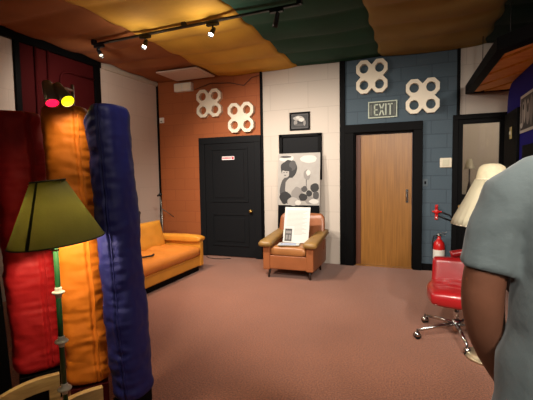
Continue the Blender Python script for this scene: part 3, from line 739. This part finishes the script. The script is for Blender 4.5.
# cable on floor by the black door
cf = MB().tube([(-3.5, 6.0, .006), (-3.4, 5.9, .006), (-3.25, 5.86, .006), (-3.1, 5.9, .006), (-3.0, 5.97, .006)], .006, 8)
tag(cf.build('cable', 'rubber'), 'short dark cable on the carpet in front of the black door', 'cable')
sc_ = MB().add([(0, 0, .004), (.11, .01, .004), (.10, .07, .012), (.01, .05, .008), (0, 0, .001), (.11, .01, .001), (.10, .07, .009), (.01, .05, .005)], [(0, 1, 2, 3), (7, 6, 5, 4), (0, 4, 5, 1), (1, 5, 6, 2), (2, 6, 7, 3), (3, 7, 4, 0)])
tag(sc_.build('paper_scrap', 'paper', loc=(-1.20, 2.02, 0)), 'small white paper scrap on the carpet beside the blue cushion', 'paper')
# ------------------------------------------------------------------ microphone stands
M['stand_grey'] = mat('stand_grey', (150, 145, 138), .35, .8)
def W_(x, y, L):
    d = Fv+R2*((x-266.5)/F0)-U2*((y-200)/F0); t = -L/d.x; return d*t+Vector((0, 0, H))
ms = empty('microphone_stand', (-4.15, 5.62, 0), 'chrome boom microphone stand in the corner behind the sofa', 'microphone stand')
o_ = Vector((-4.15, 5.62, 0)); top = W_(166, 208, 4.15)-o_
m = MB(); m.tube([(0, 0, .2), (0, 0, top.z)], .011); m.build('pole', 'stand_grey', ms)
m = MB(); m.tube([W_(160, 196, 4.2)-o_, (0, 0, top.z), W_(174, 217, 4.05)-o_], .008); m.build('boom_arm', 'stand_grey', ms)
p_ = W_(159.5, 195, 4.2)-o_
m = MB(); m.lathe([(.002, -.05), (.016, -.045), (.018, -.01), (.027, .0), (.03, .02), (.02, .045), (.002, .05)], p_, 18, mtx=Matrix.Rotation(R(70), 3, 'Y')); m.build('microphone', 'blackmetal', ms)
m = MB()
for k in range(3):
    a = R(30+120*k); m.tube([(0, 0, .22), (.3*math.cos(a), .3*math.sin(a), .012)], .009)
m.build('tripod_base', 'stand_grey', ms)
ms2 = empty('microphone_stand', (-4.2, 5.08, 0), 'short slim black microphone stand sticking up behind the sofa back', 'microphone stand')
o_ = Vector((-4.2, 5.08, 0)); zt = W_(151, 212, 4.2).z
m = MB(); m.tube([(0, 0, .02), (0, 0, zt-.06)], .008); m.build('pole', 'stand_grey', ms2)
MB().lathe([(.11, 0), (.11, .02), (.012, .035)], n=24).build('round_base', 'blackmetal', ms2)
MB().lathe([(.002, -.09), (.014, -.085), (.018, -.02), (.026, .0), (.028, .02), (.018, .042), (.002, .046)], (0, 0, zt), 18).build('microphone', 'blackmetal', ms2)

# ------------------------------------------------------------------ red swivel chair
M['redv'] = mat('red_vinyl', (150, 24, 28), .28, bump=.04, bscale=10, coat=.3)
rc = empty('swivel_chair', (.345, 3.69, 0), 'red vinyl swivel chair on a chrome star base with casters', 'chair', rz=R(-12))
st_ = pillow(-.25, .34, -.27, .25, .33, .445, nx=26, ny=26, crown=.018, seed=6)
st_.v = [(.06+(a-.06)*(1-.30*max(0, (.05-b)/.32)**1.6), b, c) for a, b, c in st_.v]
st_.build('seat', 'redv', rc)
MB().box(-.06, .2, -.16, .18, .315, .345).build('seat_pan', 'blackmetal', rc, bevel=.01)
def rback():
    m = MB(); rings = []
    for j in range(20):
        t = j/19; z = .41+.235*t; hw = .285; hd = .05
        k_ = abs(2*t-1); s = (1-max(0, k_-.8)/.2*.35); ring = []
        for k in range(40):
            a = 2*PI*k/40; p = 4; r = 1/((abs(math.cos(a))**p+abs(math.sin(a))**p)**(1/p)); u = hw*(.9+.1*s)*r*math.cos(a)
            ring.append((u+.05, .23+.06*t+hd*s*r*math.sin(a)-.05*(u/hw)**2, z))
        rings.append(ring)
    return m.loft(rings)
rback().build('backrest', 'redv', rc)
MB().tube([(-.10+.32*k/12, .36+.02*math.sin(PI*k/12), .655+.03*math.sin(PI*k/12)) for k in range(13)], .035, 16).build('head_roll', 'redv', rc)
m = MB(); m.tube([(0, 0, .08), (0, 0, .33)], .022, 20); m.tube([(0, 0, .05), (0, 0, .15)], .032, 20); m.build('column', 'chrome', rc)
for k in range(5):
    a = R(-154+12+72*k); ca, sa = math.cos(a), math.sin(a)
    m = MB(); m.tube([(.02*ca, .02*sa, .115), (.18*ca, .18*sa, .10), (.345*ca, .345*sa, .075)], [.019, .015, .011], 12)
    lg = m.build('leg', 'chrome', rc)
    c = MB(); cx, cy = .355*ca, .355*sa
    c.tube([(cx, cy, .04), (cx, cy, .085)], .006, 8)
    pr = Vector((-sa, ca, 0))
    c.tube([Vector((cx, cy, .0285))-pr*.02, Vector((cx, cy, .0285))-pr*.008], .028, 20); c.tube([Vector((cx, cy, .0285))+pr*.008, Vector((cx, cy, .0285))+pr*.02], .028, 20)
    c.build('caster', 'rubber', lg)
    MB().lathe([(.001, .03), (.018, .026), (.029, .008), (.031, -.008), (.029, -.008)], (cx, cy, .034), 20).build('caster_hood', 'chrome', lg)

# ------------------------------------------------------------------ cream pleated floor lamp
M['cream_shade'] = mat('cream_shade', (205, 198, 172), .7); translucent(M['cream_shade'], .25, (225, 220, 205))
M['cream_cap'] = mat('cream_cap', (196, 188, 162), .7, var=.1, vscale=40); translucent(M['cream_cap'], .2, (235, 225, 190))
cl = empty('floor_lamp', (.538, 3.33, 0), 'floor lamp with cream pleated shade and brass disc base', 'lamp')
m = MB(); m.lathe([(.255, 1.05), (.235, 1.10), (.165, 1.25), (.103, 1.395)], n=64, caps=False, flute=.10)
o = m.build('lamp_shade', 'cream_shade', cl); so = o.modifiers.new('s', 'SOLIDIFY'); so.thickness = .003
MB().lathe([(.108, 1.39), (.1, 1.44), (.085, 1.485), (.055, 1.505), (.02, 1.51)], n=40, caps=False).build('shade_cap', 'cream_cap', cl)
m = MB(); m.tube([(.262*math.cos(a), .262*math.sin(a), 1.05) for a in [2*PI*k/64 for k in range(65)]], .004, 8); m.build('shade_trim', 'ivory', cl); m = MB(); m.tube([(.107*math.cos(a), .107*math.sin(a), 1.395) for a in [2*PI*k/48 for k in range(49)]], .003, 8); m.build('shade_trim', 'ivory', cl)
M['pale_brass'] = mat('pale_brass', (205, 192, 160), .38, .85)
MB().tube([(0, 0, .04), (0, 0, 1.45)], .012, 16).build('pole', 'pale_brass', cl)
MB().lathe([(.158, 0), (.162, .012), (.155, .022), (.14, .024), (.135, .036), (.10, .04), (.09, .052), (.03, .06), (.018, .1)], n=48).build('base', 'pale_brass', cl)
M['bulb_soft'] = mat('bulb_soft', (255, 240, 210), .5, emit=(255, 230, 180), estr=2)
MB().lathe([(.012, 1.22), (.03, 1.27), (.03, 1.29), (.018, 1.31), (.003, 1.316)], (.05, 0, 0), 20).build('bulb', 'bulb_soft', cl)

# small table lamp in the hallway on a small table
hl = empty('table_lamp', (.90, 7.75, .78), 'small lamp with pale bell shade seen through the door glass', 'lamp')
MB().lathe([(.07, 0), (.07, .02), (.02, .05), (.035, .16), (.05, .28), (.03, .4), (.012, .5), (.012, .72)], n=24).build('base', 'darkwood', hl)
o = MB().lathe([(.10, .72), (.075, .76), (.05, .85), (.035, .9)], n=32, caps=False).build('lamp_shade', 'cream_shade', hl); so = o.modifiers.new('s', 'SOLIDIFY'); so.thickness = .003
MB().lathe([(.01, .72), (.03, .8), (.03, .83), (.004, .86)], n=16).build('bulb', 'bulb_soft', hl)
ht = empty('side_table', (.86, 7.75, 0), 'small dark table under the lamp in the hallway', 'table')
MB().box(-.25, .25, -.2, .2, .75, .78).build('tabletop', 'darkwood', ht, bevel=.005)
for sx in (-1, 1):
    for sy in (-1, 1): MB().box(sx*.22-.015, sx*.22+.015, sy*.17-.015, sy*.17+.015, 0, .75).build('leg', 'darkwood', ht)

# ------------------------------------------------------------------ person at the right edge
M['skin'] = mat('skin', (120, 78, 58), .5, bump=.03, bscale=50, var=.08, vscale=12)
M['shirt'] = mat('shirt_cloth', (90, 102, 104), .85, bump=.15, bscale=30, var=.06, vscale=5, sheen=.2)
M['jeans'] = mat('jeans', (44, 52, 70), .85, var=.1, vscale=20)
M['hair'] = mat('hair', (34, 24, 20), .7, bump=.5, bscale=60, stretch=(1, 1, .3))
M['shoe'] = mat('shoe', (30, 30, 32), .6)
ps = empty('person', (.44, 1.10, 0), 'person in grey-blue t-shirt seen from behind at the right edge, left arm hanging', 'person')
PX = Vector((.44, 1.10, 0)); ps.scale = (1, 1, 1.016)
def skin_mesh(name, verts, edges, mt, parent, root=0, sub=2):
    me = bpy.data.meshes.new(name); me.from_pydata([v[0] for v in verts], edges, []); me.materials.append(M[mt])
    o = bpy.data.objects.new(name, me); C.objects.link(o); o.parent = parent
    sk = o.modifiers.new('skin', 'SKIN'); sk.use_smooth_shade = True
    layer = me.skin_vertices[0].data if me.skin_vertices else None
    if layer is None:
        return o
    for i, v in enumerate(verts):
        r = v[1]; layer[i].radius = r if isinstance(r, tuple) else (r, r); layer[i].use_root = (i == root)
    s = o.modifiers.new('sub', 'SUBSURF'); s.levels = sub; s.render_levels = sub
    return o
V = []; E_ = []
def add(p, r, prev=None):
    V.append((tuple(p), r)); i = len(V)-1
    if prev is not None: E_.append((prev, i))
    return i
pel = add((0, 0, .93), (.14, .10)); sp1 = add((0, .01, 1.08), (.13, .09), pel); sp2 = add((0, 0, 1.25), (.14, .10), sp1); ch = add((0, -.005, 1.38), (.12, .085), sp2)
nk = add((0, .01, 1.50), .055, ch); n2 = add((0, .03, 1.56), .055, nk)
h1 = add((0, .04, 1.62), (.072, .088), n2); h2 = add((0, .035, 1.70), (.078, .096), h1); h3 = add((0, .025, 1.765), (.062, .078), h2)
def arm_chain(s, pts, fdir, palm_n):
    prev = ch
    for p, r in pts: prev = add(p, r, prev)
    wrist = Vector(pts[-1][0]); d = Vector(fdir).normalized(); n = Vector(palm_n).normalized(); side = d.cross(n).normalized()
    palm = add(wrist+d*.05, (.034, .018), prev)
    for k, (o, L_) in enumerate(((-.03, .068), (-.01, .078), (.01, .074), (.029, .058))):
        b = add(wrist+d*.09+side*o, .0095, palm); c = add(wrist+d*(.09+L_*.5)+side*o*1.1+n*.012, .0088, b); add(wrist+d*(.09+L_*.88)+side*o*1.1+n*.034, .0075, c)
    t1 = add(wrist+d*.035-side*.038+n*.01, .011, palm); t2 = add(wrist+d*.075-side*.056+n*.025, .0098, t1); add(wrist+d*.10-side*.058+n*.04, .0085, t2)
sL = [((-.14, -.01, 1.405), .055), ((-.205, .0, 1.385), .054), ((-.25, .0, 1.27), .053), ((-.276, .0, 1.16), .055), ((-.277, .01, 1.09), .055), ((-.264, .04, 1.02), .052), ((-.238, .09, .94), .044), ((-.205, .14, .86), .034)]
arm_chain(-1, sL, (.3, .35, -.9), (1, .1, .3))
sR = [((.14, -.01, 1.405), .055), ((.205, .0, 1.385), .054), ((.24, .0, 1.27), .049), ((.255, -.005, 1.12), .042), ((.258, .01, 1.05), .042), ((.26, .05, .93), .034), ((.265, .09, .83), .027)]
arm_chain(1, sR, (.05, .25, -.95), (-1, .1, .2))
for s in (-1, 1):
    a = add((s*.09, 0, .86), .085, pel); b = add((s*.10, .01, .66), .074, a); c = add((s*.10, .02, .48), .056, b); d = add((s*.105, -.01, .30), .052, c); e = add((s*.105, -.03, .10), .036, d)
    f = add((s*.11, .03, .05), .036, e); add((s*.12, .15, .035), .03, f)
body = skin_mesh('body', V, E_, 'skin', ps)
# face features and hair
for s in (-1, 1):
    hm = MB(); hm.lathe([(.001, -.012), (.011, -.006), (.013, 0), (.011, .006), (.001, .012)], (s*.031, .118, 1.69), 14); hm.build('eye', 'white', ps)
m = MB(); m.loft([[(x*w, .118+dd, z) for x, dd in ((-1, 0), (-.6, dy), (0, dy*1.3), (.6, dy), (1, 0), (0, -.03))] for w, dy, z in ((.006, .012, 1.70), (.009, .02, 1.68), (.015, .034, 1.655), (.016, .02, 1.645))]); m.build('nose', 'skin', ps, subsurf=1)
for s in (-1, 1):
    m = MB(); m.lathe([(.001, -.008), (.02, -.006), (.027, 0), (.02, .006), (.001, .004)], (s*.082, .03, 1.675), 16, mtx=Matrix.Rotation(R(90), 3, 'Y') @ Matrix.Scale(1.35, 3, (1, 0, 0))); m.build('ear', 'skin', ps)
m = MB(); m.loft([[(.024*math.cos(2*PI*k/16), .118+.006*math.sin(2*PI*k/16)*1.0-.001, 1.625+.007*math.sin(2*PI*k/16)) for k in range(16)], [(.018*math.cos(2*PI*k/16), .126, 1.625+.003*math.sin(2*PI*k/16)) for k in range(16)]]); m.build('mouth', mat('lips', (120, 60, 55), .5), ps)
m = MB(); rings = []
for j in range(15):
    ph = R(-18+108*j/14); rr = math.cos(ph); rings.append([(.092*rr*math.cos(2*PI*k/30), .02+.108*rr*math.sin(2*PI*k/30)*(1 if math.sin(2*PI*k/30) < 0 else .82), 1.715+.098*math.sin(ph)+(.03 if math.sin(2*PI*k/30) > .3 and j < 4 else 0)) for k in range(30)])
m.loft(rings); m.build('hair', 'hair', ps)
# shirt: torso and sleeves fused
def ell(cx, cy, z, rx, ry, n=40, p=2.3):
    out = []
    for k in range(n):
        a = 2*PI*k/n; r = 1/((abs(math.cos(a))**p+abs(math.sin(a))**p)**(1/p)); out.append((cx+rx*r*math.cos(a), cy+ry*r*math.sin(a), z))
    return out
def remeshed(name, m, mt, vox=.009, disp=.02, dscale=.11, it=8, thick=None):
    o = m.build(name, mt, ps)
    rm = o.modifiers.new('rm', 'REMESH'); rm.mode = 'VOXEL'; rm.voxel_size = vox; rm.use_smooth_shade = True
    sm = o.modifiers.new('sm', 'SMOOTH'); sm.factor = .6; sm.iterations = it
    tx = bpy.data.textures.new(name+'_folds', 'CLOUDS'); tx.noise_scale = dscale; tx.noise_depth = 1
    em = bpy.data.objects.get('fold_space')
    dp = o.modifiers.new('dp', 'DISPLACE'); dp.texture = tx; dp.strength = disp; dp.mid_level = .5; dp.texture_coords = 'LOCAL'
    return o
m = MB()
tors = [(0, -.03, .80, .262, .175), (0, -.03, .88, .250, .165), (0, -.02, .97, .245, .155), (0, -.01, 1.06, .224, .14), (0, -.005, 1.18, .208, .137), (0, -.01, 1.28, .212, .14), (0, -.01, 1.36, .215, .132), (0, -.01, 1.41, .195, .11), (0, -.005, 1.45, .145, .085), (0, .005, 1.49, .09, .072), (0, .01, 1.51, .068, .068)]
m.loft([ell(*t) for t in tors])
def sleeve(pts, rs):
    m.tube(pts, rs, 28)
sleeve([(-.10, -.01, 1.40), (-.17, -.005, 1.395), (-.215, 0, 1.36), (-.248, 0, 1.29), (-.260, 0, 1.22), (-.266, 0, 1.186)], [.068, .072, .074, .072, .071, .072])
sleeve([(.10, -.01, 1.40), (.17, -.005, 1.395), (.21, 0, 1.36), (.238, 0, 1.29), (.25, 0, 1.22), (.256, 0, 1.165)], [.068, .072, .072, .070, .070, .072])
sh = remeshed('t_shirt', m, 'shirt')
# trousers
m = MB()
m.loft([ell(0, -.01, z, rx, ry) for z, rx, ry in ((.76, .19, .13), (.86, .185, .13), (.95, .175, .12))])
for s in (-1, 1): m.tube([(s*.095, 0, .86), (s*.10, .01, .66), (s*.10, .02, .48), (s*.105, -.005, .30), (s*.105, -.02, .09)], [.103, .096, .078, .07, .066], 28)
remeshed('trousers', m, 'jeans', disp=.008)
for s in (-1, 1):
    m = MB(); m.loft([[(s*.115+w*math.cos(2*PI*k/20), -.085+.29*t+.0, .055*hh+.045*hh*math.sin(2*PI*k/20)+.0) for k in range(20)] for t, w, hh in ((0, .03, .8), (.06, .042, 1.1), (.3, .045, 1.15), (.6, .05, .85), (.85, .045, .6), (1, .025, .45))]); m.build('shoe', 'shoe', ps)

# ------------------------------------------------------------------ second track, added out of view behind the viewer, and lights
tl2 = empty('track_light', (-1.4, .3, 3.06), 'added black ceiling track rail with three spotlight heads, out of view near the camera', 'track light')
MB().box(-1.3, 1.6, -.018, .018, .04, .062).build('rail', 'blackmetal', tl2, bevel=.003)
def spot(name, pos, tgt, power, col=(1, .89, .77), ang=60, blend=.7, r=.04):
    l = bpy.data.lights.new(name, 'SPOT'); l.energy = power; l.color = col; l.spot_size = R(ang); l.spot_blend = blend; l.shadow_soft_size = r
    o = bpy.data.objects.new(name, l); C.objects.link(o); o.location = pos; d = Vector(tgt)-Vector(pos); o.rotation_euler = d.to_track_quat('-Z', 'Y').to_euler(); return o
def point(name, pos, power, col=(1, .86, .70), r=.05):
    l = bpy.data.lights.new(name, 'POINT'); l.energy = power; l.color = col; l.shadow_soft_size = r
    o = bpy.data.objects.new(name, l); C.objects.link(o); o.location = pos; return o
for px in (-1.0, .2, 1.3):
    c = Vector((px, 0, -.05)); d = Vector((-.1 if px < 1 else -.3, .7, -.7)).normalized(); q = rot_to(d)
    m = MB(); m.tube([(px, 0, .045), (px, 0, -.03)], .009); m.lathe([(.012, -.06), (.028, -.05), (.031, 0), (.036, .06), (.030, .06)], c, 24, mtx=q, caps=False)
    h = m.build('lamp_head', 'blackmetal', tl2)
    MB().lathe([(.001, .045), (.029, .05), (.001, .054)], c, 24, mtx=q).build('lens', 'lamp_off', h)
# track spots: the heads throw forward onto the back wall & floor
spot('spot_a', (-2.955, 3.70, 2.90), (-2.0, 5.6, .7), 230, ang=120, blend=.9)
spot('spot_b', (-2.06, 3.68, 2.88), (-1.8, 5.2, .6), 150, ang=130, blend=.9)
spot('spot_head', hpos[0], (-3.0, 3.9, 3.18), 4, col=(1, .8, .5), ang=60, blend=1)
spot('left_wall_fill', (-3.55, 3.55, 2.88), (-4.54, 4.5, 1.9), 42, ang=150, blend=1)  # added fill to brighten the left wall, no track head aims there
point('head_glow_a', hpos[1]+Vector((0, -.03, -.10)), 3.5, (1, .9, .75), .03)
point('head_glow_b', hpos[2]+Vector((0, -.03, -.10)), 5, (1, .9, .75), .03)
spot('red_gel_head', (-3.62, 3.78, 2.88), (-2.0, 3.2, 0), 40, (1, .22, .2), 55, 1)
spot('spot_d', (-.9, .45, 2.93), (-.7, 4.8, .6), 270, ang=62, blend=.6, r=.06)  # spots d, f and e: added overhead near the camera, sources unseen
spot('spot_f', (.2, .45, 2.93), (-.5, 3.8, .2), 130, ang=84, blend=.8, r=.08)
spot('spot_e', (1.3, .45, 2.93), (.0, 4.2, .4), 260, ang=84, blend=.8, r=.08)
spot('room_fill', (1.15, -1.3, 2.8), (.8, 3.0, .9), 240, (1, .88, .76), 66, .9, .15)  # added fill from behind the camera for person and room, no lamp there
point('room_fill_glow', (2.2, -1.4, 1.7), 14, (1, .88, .76), .2)  # added soft fill to lift ceiling and overall level, no source modelled
point('green_lamp_light', base+Vector((-.02, 0, 1.25)), 50, (1, .80, .55), .035)
point('cream_lamp_light', (.538, 3.33, 1.28), 1.3, (1, .85, .62), .04)
point('hall_light', (2.0, 6.6, 3.0), 40, (1, .92, .84), .1)
o_ = Vector((-2.31, 2.13, 0))
spot('yellow_bulb_light', o_+ph2[0]+ph2[1]*.02, (-1.98, 1.90, 1.0), 5, (1, .82, .5), 130, 1, .05)

spot('person_fill', (-.7, -1.1, 2.6), (.32, 1.3, 1.3), 90, (1, .90, .80), 44, .8, .15)  # added fill on the left side of the person, no lamp there
w = bpy.data.worlds.new('world'); bpy.context.scene.world = w; w.use_nodes = True
w.node_tree.nodes['Background'].inputs[0].default_value = (.8, .85, 1, 1); w.node_tree.nodes['Background'].inputs[1].default_value = .3
vs_ = bpy.context.scene.view_settings; vs_.view_transform = 'Standard'; vs_.look = 'None'; vs_.exposure = .4; vs_.gamma = 1; vs_.use_curve_mapping = False
